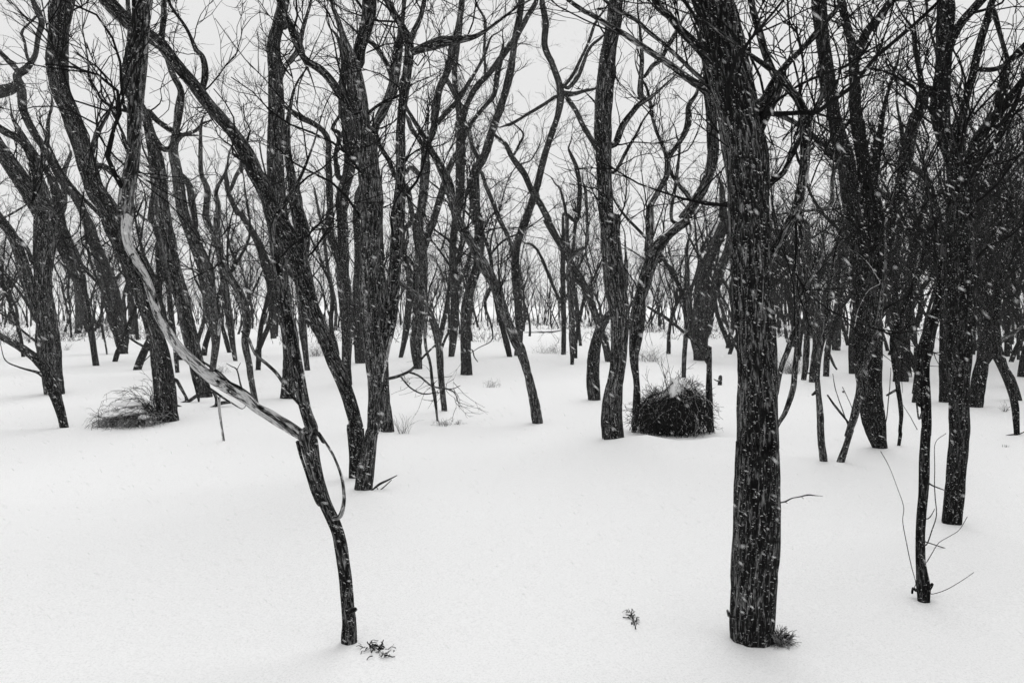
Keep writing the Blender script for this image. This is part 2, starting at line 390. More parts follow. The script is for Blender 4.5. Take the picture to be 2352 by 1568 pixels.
T('dark broad trunk crossing behind the low fork of the pale limb, upright to the top', '''
trunk: F215,1258,112 240,1050,115 235,850,115 195,650,115 165,450,120 150,200,130 140,0,140 B150,1500,130 140,1300,122 132,1000,108 138,750,108 132,500,100 122,300,96 160,150,88 190,0,85
limb: B150,560,60 190,470,50 240,400,48 290,340,46 320,200,34 360,60,26
limb: B195,180,70 225,150,66 260,230,60 300,340,55
''', 2.4)
T('leaning double stem with a long straight limb slanting to the upper left corner', '''
trunk: I605,312,60 622,150,85 612,0,95 F688,1450,100 655,1300,112 600,1150,116 530,1000,122 480,880,116 420,740,128 370,600,138 330,450,146 280,290,150 220,150,150 130,20,145 B75,1310,140 0,1180,125 A1690,1060,120 1600,920,118 1500,800,115 1400,690,112 1300,560,110 1180,420,116 1080,290,112 950,210,118 850,130,118 730,5,120
limb: F300,330,110 320,150,100 290,0,100 B270,1380,85 250,1220,70 220,1080,60 210,900,45 230,750,30
limb: A1370,640,50 1400,520,45 1385,400,38 1330,330,40 1270,200,32 1160,30,26
limb: A1090,270,44 1110,160,40 1115,50,34
''', 2.0, 1.5)
T('gnarled centre left tree splitting into two heavy upright stems above a pale torn foot', '''
trunk/m: I655,386,104 680,200,97 702,40,92 F792,1480,100 800,1350,104 812,1200,112 815,1050,135 800,900,150 775,750,150 770,600,150 770,400,152 775,200,152 785,0,150 B780,1480,155 765,1300,142 745,1100,132 735,900,130 705,700,128 672,520,118 640,380,96 600,250,55 560,130,42 520,20,34
limb: F820,1060,110 855,920,115 878,820,106 908,650,108 932,450,95 955,250,86 968,0,82 B965,1480,80 972,1300,85 982,1100,72 990,900,72 1010,700,72 1032,500,76 1045,310,76 1005,200,65 940,100,60 885,0,55
limb: B690,430,90 705,330,95 735,230,105 765,120,108 775,10,108
limb: B1040,300,52 1070,220,48 1110,140,42 1140,40,38
limb: B1040,370,55 1110,340,62 1200,310,78 1270,290,74 1320,285,60
limb: B660,760,75 600,680,66 530,570,74 470,500,74 420,460,78 350,420,74 305,370,62 270,290,60 230,170,55 180,60,40
limb/p!: F800,1330,28 840,1200,30 870,1060,32 900,920,28 920,840,18
limb!: F900,1125,26 1040,1075,24 1115,1000,20 1220,895,14
limb!: F1040,1078,20 1110,1105,18 1200,1175,16 1300,1195,14 1350,1220,11 1380,1290,7
limb!: F985,1110,16 1050,1185,14 1140,1228,11 1240,1215,8
limb!: F1300,1195,10 1345,1190,9 1390,1170,6
limb: B730,800,34 800,740,30 880,690,28 970,650,24
limb: B800,880,45 850,1000,42 900,1100,40 935,1180,34
''', 2.4)
T('dark tree close behind the torn foot, standing just right of the two heavy stems', '''
trunk: F888,1482,95 882,1350,84 872,1200,74 862,950,80 850,600,80 830,250,78 825,0,76 B830,1300,66 800,1000,62 820,850,66 880,730,88 935,560,82 970,370,58 985,250,46 1000,120,36 1010,10,30
limb: B930,560,46 900,460,40 850,370,42 800,310,36 720,250,26
''', 2.2)
T('straight dark tree left of the double stem whose foot ends beside its leaning neighbour', '''
trunk: F625,1168,62 618,1000,64 625,800,82 612,600,100 592,400,90 598,200,80 588,0,72 B588,1500,74 592,1320,90 636,1150,90 642,1000,98 622,850,92 600,740,80 590,600,60 600,430,46 570,300,36
limb: F590,380,70 545,260,64 508,150,58 500,0,52 B510,1540,46 500,1300,46 490,1100,46 488,960,48 450,890,50 380,840,54 300,800,58 240,760,44
limb: B560,1200,40 545,1050,34 570,920,30 520,880,26 560,800,22 590,740,20
''', 2.2)
T('short leaning tree with a thick limb rising off the left edge above its narrow foot', '''
trunk: E440,1456,62 420,1360,64 390,1260,76 355,1160,98 315,1060,98 240,985,88 150,920,76 45,860,64 -40,810,60
stub: E330,1110,50 290,1095,40 255,1080,26
''', 0.6)
T('massive dark left tree whose trunk ends in a stepped foot above the snow', '''
trunk: E375,1232,132 335,950,160 318,750,145 292,500,118 300,250,138 312,0,156 A300,1450,180 230,1330,170 150,1220,150 90,1130,140 0,1000,120
limb: A290,1400,110 280,1280,80 250,1150,70 210,1050,62 160,980,60 100,930,66 20,890,60
limb: A250,1200,54 290,1090,44 320,960,38 330,820,26
limb: E270,720,90 200,500,95 140,300,90 80,150,90 0,40,90
limb: E230,330,50 190,250,40 130,180,36
limb!: E260,880,22 190,830,20 120,770,18 60,720,14
''', 2.4)
T('crooked leaning tree with a stepped foot just right of the slim straight left tree', '''
trunk: E840,955,66 822,830,104 790,690,130 745,500,130 700,350,104 640,200,92 600,60,70 A590,1500,72 520,1350,72 420,1230,66 360,1120,62 300,1010,62 220,880,64 160,750,62 150,620,64 120,520,60 180,470,60 240,380,42 262,250,40 285,150,44 250,60,50 225,10,40
limb: A150,560,80 90,600,90 20,620,100
limb: A140,510,52 90,450,50 40,400,48
limb: A190,400,26 170,290,22 150,220,18 210,150,16 260,100,14
''', 2.2)
T('large leaning tree rising from the brush heap at the left', '''
trunk: E1140,1412,150 1122,1200,148 1100,1000,142 1062,850,132 1012,700,112 962,560,108 905,400,118 835,230,130 770,80,148 A740,1420,160 655,1300,165 605,1150,150 545,960,140 475,760,132 410,600,132 392,400,136 402,200,140 430,5,155
limb: A620,1050,44 640,960,40 690,850,34 740,760,26
limb: A700,1130,50 770,1180,48 830,1240,44 860,1330,34
limb!: E1030,930,22 930,880,20 860,830,14
limb!: E1030,955,12 985,1000,10 940,1050,7
limb!: E1190,1130,30 1230,1190,28 1275,1270,22
''', 2.2)
T('dark tree directly behind the pale limb, its flared foot among fallen dead branches', '''
trunk: E1395,1250,112 1335,1000,108 1290,800,112 1245,600,120 1190,400,112 1150,200,112 1122,50,112 A1112,1480,112 1090,1300,112 1070,1120,112 1025,920,82 985,780,70 930,680,64 870,620,84 858,500,70 870,380,50 890,200,40 870,60,34
limb: A1020,880,40 1100,1000,52 1170,1000,56 1195,880,50 1215,740,64 1230,620,50 1180,520,54 1150,440,40
limb: A1010,760,60 1080,830,50 1170,890,48
''', 2.2)
T('tree with a pale peeling foot standing in a little dry grass behind the pale limb', '''
trunk/m: E1446,1078,44 1468,900,54 1460,760,86 1428,650,100 1418,500,92 1385,380,92 1320,200,92 1262,50,92 A1240,1420,92 1210,1200,82 1180,1020,66 1230,930,42 1330,890,32 1380,840,24
limb/p!: E1455,950,44 1485,820,38 1500,720,30
limb: A1215,1180,60 1290,1270,54 1310,1400,46 1330,1540,40
''', 2.2)
T('slim left tree with a straight foot standing alone above the brush heap', '''
trunk: E655,1037,46 630,850,46 602,700,56 572,550,62 552,430,70 500,270,88 430,120,80 A400,1460,80 380,1300,70 330,1180,60 260,1080,50 180,960,46 110,850,40
limb: E575,460,44 500,380,70 420,260,60 385,130,50 A360,1480,40 320,1300,34
''', 2.0)
T('slender far left tree ending shortest in the gap beside the massive dark trunk', '''
trunk: E530,818,44 545,620,60 532,470,60 480,370,66 420,240,58 392,120,50 A400,1500,46 440,1380,40 430,1200,34 480,1050,26
''', 2.0)
T('thin tree in the left background ending beneath the pale limb at its first bend', '''
trunk: E905,822,44 890,600,46 875,450,44 860,300,40 850,120,34 A840,1500,30
''', 1.6)
T('thin tree whose foot shows just right of the big leaning trunk under the pale limb', '''
trunk: E1206,1083,30 1196,940,34 1180,800,38 1160,600,40 1130,400,42 1090,200,44 1040,40,44 A1030,1500,44 1040,1350,36
''', 1.6)
T('tree with a crooked foot right of the pale limb, beside a bare twig sprout', '''
trunk: E1602,1005,32 1582,870,42 1562,720,60 1536,560,60 1505,330,54 1462,160,52 A1400,1480,50 1410,1300,44 1370,1180,36 1365,1000,28 1370,850,20
''', 2.0)
T('slanting tree whose foot meets the pale curved stem at the left of centre', '''
trunk/m: E1742,1305,42 1700,1050,46 1662,880,56 1680,720,60 1645,570,60 1565,440,60 1500,300,52 A1480,1520,46 1490,1400,38 1475,1300,30 1540,1160,22 1560,1040,16
''', 2.0)
T('leaning tree crossing low behind the dark forked trunk at the left of centre', '''
trunk: F120,852,42 108,640,50 90,420,62 50,290,70 10,190,62 E1700,100,58 1640,0,52 A1620,1450,50 1560,1320,40 1540,1200,30
limb: A1570,1290,30 1610,1190,36 1640,1150,38 1640,1080,20
''', 2.0)
T('dark thin tree standing upright between the leaning stems left of the gnarled tree', '''
trunk: F350,1068,40 335,950,44 318,820,56 310,650,56 305,480,60 330,330,60 315,100,56 B300,1500,60 290,1350,60 240,1180,56
''', 1.8)
T('very slim pole in the gap between the two leaning centre left stems', '''
trunk: F540,796,24 542,650,24 520,500,24 490,380,24 470,230,26 455,80,24 B440,1500,22 400,1300,18
''', 1.6)
T('slim dark tree beneath the gnarled tree, its foot seen left of the double stems', '''
trunk: F712,1018,76 700,850,76 690,700,70 690,500,64 700,300,60 690,100,60 B680,1500,54 690,1350,48
''', 1.6)
T('thick blunt footed tree right of the gnarled tree, forking in a wide V', '''
trunk: F1104,1060,62 1088,900,80 1100,750,86 1112,600,104 1120,450,102 1128,300,92 1108,150,82 1100,0,76 B1108,1500,76 1138,1320,68 1150,1150,72 1158,1010,62 1210,880,58 1225,720,60 1250,600,60 1290,520,56 1330,400,62 1340,320,60 1380,180,52 1400,30,46
limb: F1120,320,60 1160,180,60 1195,80,58 1225,0,56 B1200,1530,56 1250,1370,60 1300,1190,48 1345,1080,52
limb: B1158,1020,44 1110,950,40 1060,880,40 1040,820,36
limb: B1290,530,36 1340,620,36 1380,720,40 1370,850,30
limb: B1200,870,40 1300,760,44 1370,690,44 1440,580,34 1540,410,28 1600,260,20
limb: B1130,1200,36 1050,1140,34 1020,1180,26
''', 2.3)
T('small stub footed tree just left of the blunt footed tree at centre', '''
trunk: F985,982,30 1010,860,46 1030,700,50 1045,560,50 1040,420,46 1010,280,44 1000,130,40 B1060,1500,40 1050,1380,40 1030,1280,36
''', 1.8)
T('leaning front stem at centre with a bark-flaked foot and one bend to the left', '''
trunk/m: F1280,1345,48 1262,1150,48 1255,1000,52 1240,830,48 1205,710,42 1140,600,46 1060,530,42 980,480,38 920,430,22
limb: F1215,730,30 1170,620,22 1180,520,18 1215,420,14
''', 1.0)
T('pencil thin bent stem in front of the centre trees with grass at its foot', '''
trunk/m: F1235,1412,20 1215,1250,26 1188,1050,27 1157,900,24 1148,750,22 1150,600,18 1140,480,14
''', 0.8)
T('upright tree at centre with forked top and straight tapering foot', '''
trunk: F1330,974,46 1346,800,62 1352,600,58 1342,400,54 1340,200,52 1362,50,60 B1388,1350,62 1390,1150,66 1392,950,70 1398,820,58 1440,700,48 1500,590,54 1560,530,50 1620,460,54 1670,390,58 1742,290,60 C30,250,52 100,120,44 160,20,40
limb: B1392,830,50 1365,680,44 1348,520,40 1365,330,42 1385,200,42 1395,60,38
limb: B1400,970,44 1440,880,42 1490,800,40 1560,720,40 1620,640,44 1640,520,44 1665,400,40
limb: B1560,520,20 1555,330,20 1560,150,22 1510,50,18
limb: F1352,560,34 1400,440,30 1440,330,28 1480,200,20
''', 2.2)
T('sturdy centre tree with a broad straight foot and a crooked trunk leaning right', '''
trunk: F1432,1098,88 1426,900,76 1426,750,76 1436,620,78 1470,480,76 1515,330,72 1520,100,70 1510,0,70 B1505,1520,70 1490,1320,76 1492,1180,78 1555,1060,68 1600,920,66 1655,760,62 1700,610,60 1735,470,58 C0,400,50 20,250,46 45,130,50 60,10,48
limb: B1520,1080,50 1470,1000,34 1440,900,26
limb: B1535,1180,30 1570,1280,34 1620,1400,36 1660,1500,40 F1715,150,30 1742,260,26
limb!: F1470,930,12 1485,975,10 1510,1010,7
''', 2.3)
T('centre tree leaning left on a long slanting trunk with a tilted flat foot', '''
trunk/m: G170,1428,76 146,1280,72 112,1100,72 64,950,90 18,850,92 F1700,690,82 1622,490,82 1530,320,88 1450,170,78 1375,40,80 B1352,1400,74 1290,1250,58 1210,1060,52 1150,940,44 1060,790,36 1000,690,24
limb: B1300,1270,34 1340,1330,34 1310,1200,30 1200,1010,26
limb: F1610,460,30 1560,600,22 1600,760,18
''', 2.2)
T('slim curved tree at right of centre gap rising behind the slanting trunk', '''
trunk: G36,968,50 50,800,54 42,600,60 26,400,62 28,250,58 62,130,62 110,0,62 C85,1540,60 120,1430,60 170,1260,54 220,1060,54 268,910,52 308,790,48 330,660,56 318,560,52 275,440,50 222,310,50 228,160,48 205,20,42
limb: C340,640,44 420,640,34 500,620,26 550,610,20
limb: C370,660,40 430,750,46 475,840,44 555,980,42 600,1060,30
limb: C300,660,36 220,710,30 120,770,28 0,840,26
limb: C345,600,30 420,500,34 500,330,26 570,160,22 620,80,16
limb: C380,600,36 450,520,36 520,340,28 600,260,20
''', 2.0)
T('tree with a diagonal trunk crossing behind the forked centre right tree', '''
trunk: G660,1010,58 632,870,60 570,700,62 500,520,62 430,390,62 340,235,62 240,45,70 C255,1510,62 200,1400,56 130,1290,56 80,1180,54 0,1070,50 B1700,985,42 1660,955,38
limb: C10,1060,24 50,980,20 75,910,16 20,850,12
limb: C80,1170,20 60,1120,16 130,1090,12 180,1000,10
limb: G500,520,26 380,420,24 330,520,20
''', 1.8)
cen, cen_foot, cen_d = T('big forked tree right of centre with a swollen wavy trunk and a snow-topped right arm', '''
trunk: G690,1532,152 684,1350,142 690,1220,132 716,1060,122 730,900,122 732,750,132 722,600,150 694,400,158 672,200,152 668,0,150 C645,1500,122 635,1300,112 626,1100,112 620,900,122 626,700,126 640,500,122 665,300,112 690,150,112 705,5,108
limb: G825,1492,34 842,1300,42 845,1150,48 828,1000,70 835,850,100 850,720,112 872,600,96 905,450,112 955,300,120 1015,205,112 1100,120,92 1200,40,84 C1160,1500,86 1235,1390,84 1315,1250,88 1358,1100,80 1360,950,76 1355,800,70 1340,700,62 1325,600,52 1318,450,46 1290,330,36
limb: C700,980,60 755,860,54 850,730,52 900,690,50 955,655,36
limb: C875,640,44 880,500,34 885,380,32 870,200,24
limb: G925,270,60 940,120,56 945,0,56 C950,1400,52 1010,1290,46 1060,1190,46 1065,1080,48 1120,1000,42 1170,920,48 1195,820,46 1195,720,42 1250,640,32
limb: C1060,1070,36 1010,960,34 970,840,28 940,700,28 915,600,22
limb: C900,520,28 960,450,38 1010,415,40 1060,320,36 1130,200,38
limb: C710,1160,30 780,1020,34 840,920,30 890,820,20
limb: G1020,320,22 980,330,18 930,330,12
limb: C1240,1400,40 1150,1280,34 1090,1190,30 1060,1120,26
''', 2.4)
cr, cr_foot, cr_d = T('bowed tree with snow on its bent shoulder, at the left of the big forked tree', '''
trunk: G555,1268,86 550,1100,88 566,930,86 600,790,82 650,700,70 720,620,60 760,520,50 770,380,40
''', 0.8)
T('slim upright tree in the centre right background left of the bowed tree', '''
trunk: G352,962,36 352,700,36 346,400,36 350,150,28 355,0,24 C440,1500,40 460,1300,36 440,1150,34 400,1050,28
limb: G345,620,28 280,500,28 230,370,28 180,260,24 130,210,20
limb: G360,590,24 400,500,26 440,420,24
''', 2.0)
T('slim forked tree nearest the left side of the bowed tree', '''
trunk: G410,1030,26 410,800,46 402,560,46 396,340,42 450,250,30 510,200,26 C500,1300,20
limb: G400,330,34 375,180,30 372,30,26 C330,1300,22
''', 2.0)
T('leaning thin stem between the slim forked tree and the bowed tree', '''
trunk: G466,902,26 450,770,30 432,560,32 400,420,30 420,200,26 435,0,22
''', 1.6)
T('dark two-stemmed tree partly hidden behind the left side of the thickest trunk', '''
trunk: G1280,1000,96 1275,850,108 1285,650,112 1300,430,112 1345,290,102 1415,140,92 1455,30,74 C1440,1480,66 1430,1300,40
limb: G1320,800,80 1345,650,76 1390,470,76 1445,320,66 1475,200,50
''', 1.8)
T('slim straight tree rising behind the brush mound', '''
trunk: G1166,1118,32 1180,860,36 1200,620,32 1195,400,28 1190,250,24 1215,80,22 C1090,1500,26 1110,1250,24 1140,1000,20
''', 1.8)
T('broken standing post with a long thin arm leaning left behind the brush mound', '''
trunk!: G1352,1490,56 1345,1250,48 1342,1050,44 1336,905,40
limb!: G1335,1030,30 1250,885,30 1150,790,32 1050,712,30 920,632,24
''', 0, name='dead_post', cat='dead tree')
T('thin crossing sapling behind the left edge of the thickest trunk', '''
trunk: G1580,1010,20 1500,860,24 1440,680,26 1390,510,26 1320,370,24 1245,235,20 1190,120,16
''', 0.8)
T('dead stump with two short prongs between the broken post and the thickest trunk', '''
trunk!: G1410,1168,34 1414,1130,34 1418,1105,26
limb!: G1412,1145,14 1390,1138,12 1372,1128,7
''', 0, name='dead_stump', cat='stump')
T('tall trunk right of the thickest one that splits high into two upright stems', '''
trunk: K690,128,108 662,30,140 H720,1380,172 692,1150,175 688,950,182 690,750,188 680,550,190 640,300,140 602,100,126 D580,1450,124 555,1250,138 535,1100,140 490,950,128 452,800,102 422,600,98 392,400,96 366,200,94 352,5,98
limb: H700,520,130 722,300,140 722,100,146 D718,1480,142 700,1300,128 652,1100,110 605,900,94 582,720,80 590,520,74 572,300,70 530,150,64 498,5,62
limb: D600,440,56 630,330,66 680,220,70 750,140,70 830,20,64
limb/m: D890,1400,70 830,1355,62 720,1270,62 600,1170,62 480,1080,58 350,970,48 250,880,44 130,810,38 20,770,28
limb: D740,1480,60 720,1200,60 755,930,46 790,720,34 850,500,26 880,430,20
limb: H720,600,60 800,300,70 830,100,70 D850,1450,66 890,1300,70 930,1100,90 965,930,96 1000,800,88 1050,700,72 1040,560,48 1000,330,36
''', 2.6)
T('pale leaning stem in front of the tall split trunk on the right', '''
trunk/m: K448,216,54 482,120,46 512,10,48 H540,1520,52 590,1370,60 622,1210,46 625,1090,38 690,970,50 738,810,48 768,620,34 788,420,28 800,290,22
limb!: H555,1430,16 485,1345,22 440,1290,20 405,1235,16
limb/p!: H590,770,6.6 615,650,6.0 680,530,6.0 758,482,5.4
limb/p!: H758,460,5.4 690,350,5.4 620,280,5.4 555,245,4.2
''', 0.4)
T('thin spotted tree between the thickest trunk and the tall split trunk', '''
trunk/m: K335,210,50 325,100,46 320,0,44 H355,1400,46 343,1200,48 342,1090,42 362,900,42 398,750,46 330,640,40 310,500,44 262,350,30 240,150,28 220,0,24 D410,1400,26 440,1200,24
stub!: H335,1210,34 315,1225,26 300,1235,18
limb!: H350,1085,18 290,1088,14 235,1080,10
limb: H400,740,40 420,560,40 440,380,34 470,200,26
''', 2.0)
T('curved sapling pole springing from behind the thickest trunk at its right', '''
trunk/m: H50,1470,30 75,1420,32 120,1340,36 165,1190,42 195,1000,42 205,850,36 215,650,36 245,450,36 235,200,30 222,0,26 D430,1400,24 440,1200,20
limb/m: H55,1230,30 90,1050,36 140,900,42 180,770,42 225,640,34 260,500,26
''', 1.0, depth=5.2)
T('spindly front tree at the right with a knotted foot and thin shoots', '''
trunk: K946,1072,74 942,985,82 936,850,64 940,700,62 942,550,62 950,400,62 952,250,64 952,100,62 956,0,62 H1062,1500,66 1066,1300,70 1062,1100,76 1062,950,82 1090,800,72 1138,680,62 1170,560,60 1190,420,54 1180,250,46 1150,80,40 D1130,1480,34 1080,1300,26
knob!: K965,1010,40 995,985,34 1008,960,22
limb!: K905,1000,30 888,985,24 882,1018,16
limb!: K905,960,5.4 880,860,4.2 850,720,3.6 825,580,3.6 830,490,3.6 795,380,3.6 740,240,3.0 690,150,2.4
limb!: K970,720,9.6 1000,640,8.4 1030,540,7.2 1022,420,7.2 1020,250,5.4 1025,100,4.8 1090,40,4.2
limb!: K968,830,8.4 1000,780,7.2 1045,710,6.0 1110,670,4.8 1170,630,3.6 1220,550,3.6
limb!: K980,560,9.6 1005,530,8.4 1020,500,5.4
limb!: K1000,1022,3.0 1080,1000,2.4 1180,945,2.4 1260,890,1.8
limb!: K975,340,12 1010,360,9 1075,385,7
limb!: H1030,1310,30 1005,1270,22 985,1220,14
limb!: H1050,1350,24 1025,1400,16 1010,1290,12
''', 1.4)
T('dark front right trunk with a rounded foot swelling into a black forked crown', '''
trunk: K1108,586,122 1130,400,122 1150,200,120 1160,50,120 H1290,1480,132 1290,1250,142 1292,1000,165 1298,800,178 1300,600,182 1308,400,172 1312,200,172 1312,0,172 D1325,1480,165 1320,1280,160 1262,1090,130 1200,920,128 1172,750,122 1182,600,118 1192,400,110 1202,200,108 1212,5,106
limb: D1335,1260,120 1365,1120,92 1415,960,92 1500,840,88 1600,710,84 1690,590,80
limb: D1290,1060,70 1300,900,62 1330,720,60 1390,520,58 1440,310,58 1500,110,54 1530,5,50
limb: D1200,420,60 1250,260,80 1320,140,88 1430,20,84
limb: D1400,1110,60 1480,1040,52 1560,930,46 1630,800,44 1690,680,40
limb: D1560,780,40 1580,620,38 1600,460,40 1640,400,36 1720,340,34
limb: D1460,480,36 1560,470,36 1630,430,34 1700,380,36
limb: D1530,70,44 1570,180,36 1600,330,36 1630,450,36
limb: D1400,1200,40 1500,1130,34 1600,1100,34 1720,1050,30
limb: D1180,700,60 1090,620,70 1040,720,60
limb/m!: D1172,640,22 1150,400,24 1110,230,22 1080,60,24
''', 3.0)
T('trunk close behind the front right trunk with its blunt foot showing at the left', '''
trunk: H1212,1285,96 1215,1100,104 1225,900,110 1228,700,100 1210,500,90 1190,300,80 1180,100,70 D1130,1450,64 1090,1250,56 1000,1150,46
''', 2.2)
T('dark tree right of the front right trunk, its foot beside small twigs', '''
trunk: H1412,1318,92 1438,1150,98 1470,980,92 1500,800,84 1490,620,76 1450,500,70 1440,300,64 1470,100,60 D1490,1450,56 1530,1250,48 1620,1130,40
limb: H1400,1150,40 1450,1060,44 1500,1000,40
limb: H1500,760,50 1550,560,54 1590,350,50 1620,150,44 D1650,1480,40
''', 3.0)
T('forked tree cut by the right edge, leaning on two slanting legs', '''
trunk: H1690,1508,44 1682,1330,52 1642,1150,52 1592,1000,62 1552,880,66 1540,720,64 1560,550,60 1600,380,56 1640,200,50 1660,40,46
limb/m!: H1550,890,44 1630,830,42 1690,795,40 1730,770,34
limb: H1545,760,46 1460,700,46 1410,640,40
''', 2.4)
T('thin leaning tree in the far right background, left of the edge tree', '''
trunk: H1625,975,36 1630,800,40 1640,600,46 1610,400,50 1640,200,46 1660,20,40
''', 2.6)
T('short footed dark tree right behind the tall split trunk', '''
trunk: H958,1112,42 942,930,52 950,700,62 965,450,64 990,250,60 1010,80,56 D1040,1480,50 1090,1340,40
''', 2.4)
T('thin bent dark tree between the tall split trunk and the spindly front tree', '''
trunk: K800,118,20 812,40,24 H900,1480,24 908,1350,26 885,1180,32 855,1000,32 850,850,40 900,720,44 960,560,46 1030,380,40 1080,200,34
limb/m!: H885,1195,24 845,1215,22 805,1238,16
''', 1.8)
T('slim dark tree immediately right of the tall split trunk foot', '''
trunk: H868,1145,44 885,1000,46 900,820,44 870,650,46 860,450,44 880,250,40 900,60,36 D900,1500,30
''', 2.2)
T('slim tree left of the thin spotted tree in the right background', '''
trunk: H300,1150,54 318,950,52 332,700,56 322,560,56 296,400,46 282,250,40 265,80,36 D230,1500,30
limb: H305,820,36 265,700,34 240,500,30
''', 2.2)
T('thin tree behind the curved sapling poles at the right', '''
trunk: H245,1135,36 262,950,40 258,780,36 230,560,36 210,380,30 180,200,26 150,60,22
''', 1.8)
T('tree with a square foot in the right background left of the tall split trunk', '''
trunk: H462,930,64 470,760,58 480,600,50 470,420,46 500,250,44 520,80,40 D520,1500,34
''', 2.2)
T('dark tree behind the thin spotted tree leaning to the right', '''
trunk: H395,1110,44 405,960,40 430,800,44 470,640,44 510,480,40 530,300,36 515,120,30
limb!: H415,960,24 445,1020,20 470,1060,14
''', 2.4)
#@ENDTREES@

# ------------------------------------------------------------------ snow lying on limbs
def snow_strip(parent, foot, line, a, b, fat=0.55, side=(-0.35, -0.3, 0.85)):
    """A bank of snow resting along the upper side of a limb between the fractions a and b of its length."""
    P, R = line; i, j = int(a * len(P)), int(b * len(P)); P, R = P[i:j], R[i:j]; u = np.linspace(0, 1, len(P))
    r = R * fat * np.clip(np.sin(u * math.pi) * 1.8, 0.1, 1) * (1 + 0.7 * vnoise(np.column_stack([u * 9, u * 0 + 2.2, u * 0]), 11))
    V, Q, Tr, A = tube(P + unit(np.array(side)) * (R * 0.78)[:, None], r, 12, 0.45, 3)
    link('snow_cap', make_mesh('snow_cap', V - foot, Q, Tr), SNOW, parent)
snow_strip(cen, cen_foot, cen_d[1], 0.31, 0.43, 0.28)
snow_strip(cen, cen_foot, cen_d[1], 0.42, 0.54, 0.33)
snow_strip(cr, cr_foot, cr_d[0], 0.50, 0.70, 0.5)

# ------------------------------------------------------------------ the wood behind: individual trees
def grow_tree(seed):
    r = np.random.default_rng(seed); H = r.uniform(5.0, 7.5); base = r.uniform(0.055, 0.115); lean = r.uniform(-0.22, 0.22, 2)
    stems = []
    def stem(p, d, L, r0, r1, kink, parent_k):
        n = max(5, int(L / 0.35)); pts = []; d = unit(np.array(d))
        turn = r.normal(size=3) * kink
        for i in range(n + 1):
            pts.append(np.append(p, r0 + (r1 - r0) * i / n))
            if i % 3 == 0: turn = r.normal(size=3) * kink
            d = unit(d + turn * 0.45 + UP * 0.06); p = p + d * (L / n)
        pts = catmull(np.array(pts), 0.18); stems.append((pts[:, :3], pts[:, 3])); return pts
    fork = r.uniform(1.2, 2.6)
    a = stem(np.array([0, 0, -0.3]), (lean[0], lean[1], 1), H, base, 0.018, 0.30, 0)
    for q in range(r.integers(2, 5)):
        i = int(len(a) * r.uniform(0.22, 0.6)); ang = r.uniform(0, 6.28); s = r.uniform(0.35, 0.8)
        bpts = stem(a[i, :3], (math.cos(ang) * s, math.sin(ang) * s, 1), r.uniform(2.0, 3.8), a[i, 3] * r.uniform(0.55, 0.8), 0.012, 0.34, 1)
        if r.random() < 0.6:
            j = int(len(bpts) * r.uniform(0.3, 0.6)); ang += r.uniform(1.5, 4)
            stem(bpts[j, :3], (math.cos(ang) * .6, math.sin(ang) * .6, 1), r.uniform(1.2, 2.2), bpts[j, 3] * 0.7, 0.01, 0.34, 2)
    return stems
protos = []
for k in range(9):
    st = grow_tree(40 + k); meshes = []
    for i, (P, R) in enumerate(st):
        V, Q, Tr, A = tube(P, R, 10 if i == 0 else 7, 0.22, 300 + k * 10 + i)
        me = make_mesh('trunk' if i == 0 else 'limb', V, Q, Tr, A); me.materials.append(FAR); meshes.append(me)
    zo = ground_z(0, 0)
    cm = crown(st, (0, 0, 0), 2.7, 1.2, 1.0, 0.62, 1.4); cm.materials.append(TWIG); meshes.append(cm); protos.append(meshes)
far_all = []
def far_tree(x, y, k, s, rz):
    root = empty('bare_tree', (x, y, ground_z(x, y) * max(0, min(1, 1.6 - math.hypot(x, y) / 90)))); root.rotation_euler = (0, 0, rz); root.scale = (s, s, s * random.uniform(0.9, 1.1))
    far_all.append((CX + x / y * F_PX, y, root))
    for me in protos[k]:
        o = bpy.data.objects.new(me.name.split('.')[0], me); C.objects.link(o); o.parent = root
        if me.name.startswith('twigs'): o['kind'] = 'stuff'
placed = []
def scatter(n, fx0, fx1, d0, d1):
    c = 0; tries = 0
    while c < n and tries < 4000:
        tries += 1
        d = math.sqrt(random.uniform(d0 ** 2, d1 ** 2)); fx = random.uniform(fx0, fx1)
        x = (fx - CX) / F_PX * d; y = d
        if any((x - a) ** 2 + (y - b) ** 2 < (0.7 + 0.012 * d) ** 2 for a, b in placed): continue
        placed.append((x, y)); c += 1
        far_tree(x, y, random.randrange(len(protos)), random.uniform(0.75, 1.15), random.uniform(0, 6.28))
scatter(50, -260, 760, 19, 55)
scatter(36, 760, 1660, 24, 60)
scatter(92, 1660, 2560, 17, 52)
scatter(26, 2060, 2480, 12.5, 30)
MARKS = [(0, 'the left edge'), (155, 'the short leaning left tree'), (390, 'the large tree at the brush heap'), (490, 'the pale peeling foot'),
         (665, 'the low fork of the pale limb'), (833, 'the pale torn foot'), (1070, 'the blunt footed centre tree'), (1235, 'the tilted flat foot at centre'),
         (1408, 'the big forked tree'), (1735, 'the thickest trunk'), (1885, 'the thin spotted tree'), (2015, 'the tall split trunk'),
         (2118, 'the spindly front tree'), (2190, 'the dark front right trunk')]
ORD = ['first', 'second', 'third', 'fourth', 'fifth', 'sixth', 'seventh', 'eighth', 'ninth', 'tenth', 'eleventh', 'twelfth', 'thirteenth', 'fourteenth', 'fifteenth', 'sixteenth', 'seventeenth', 'eighteenth', 'nineteenth', 'twentieth']
bins = {}
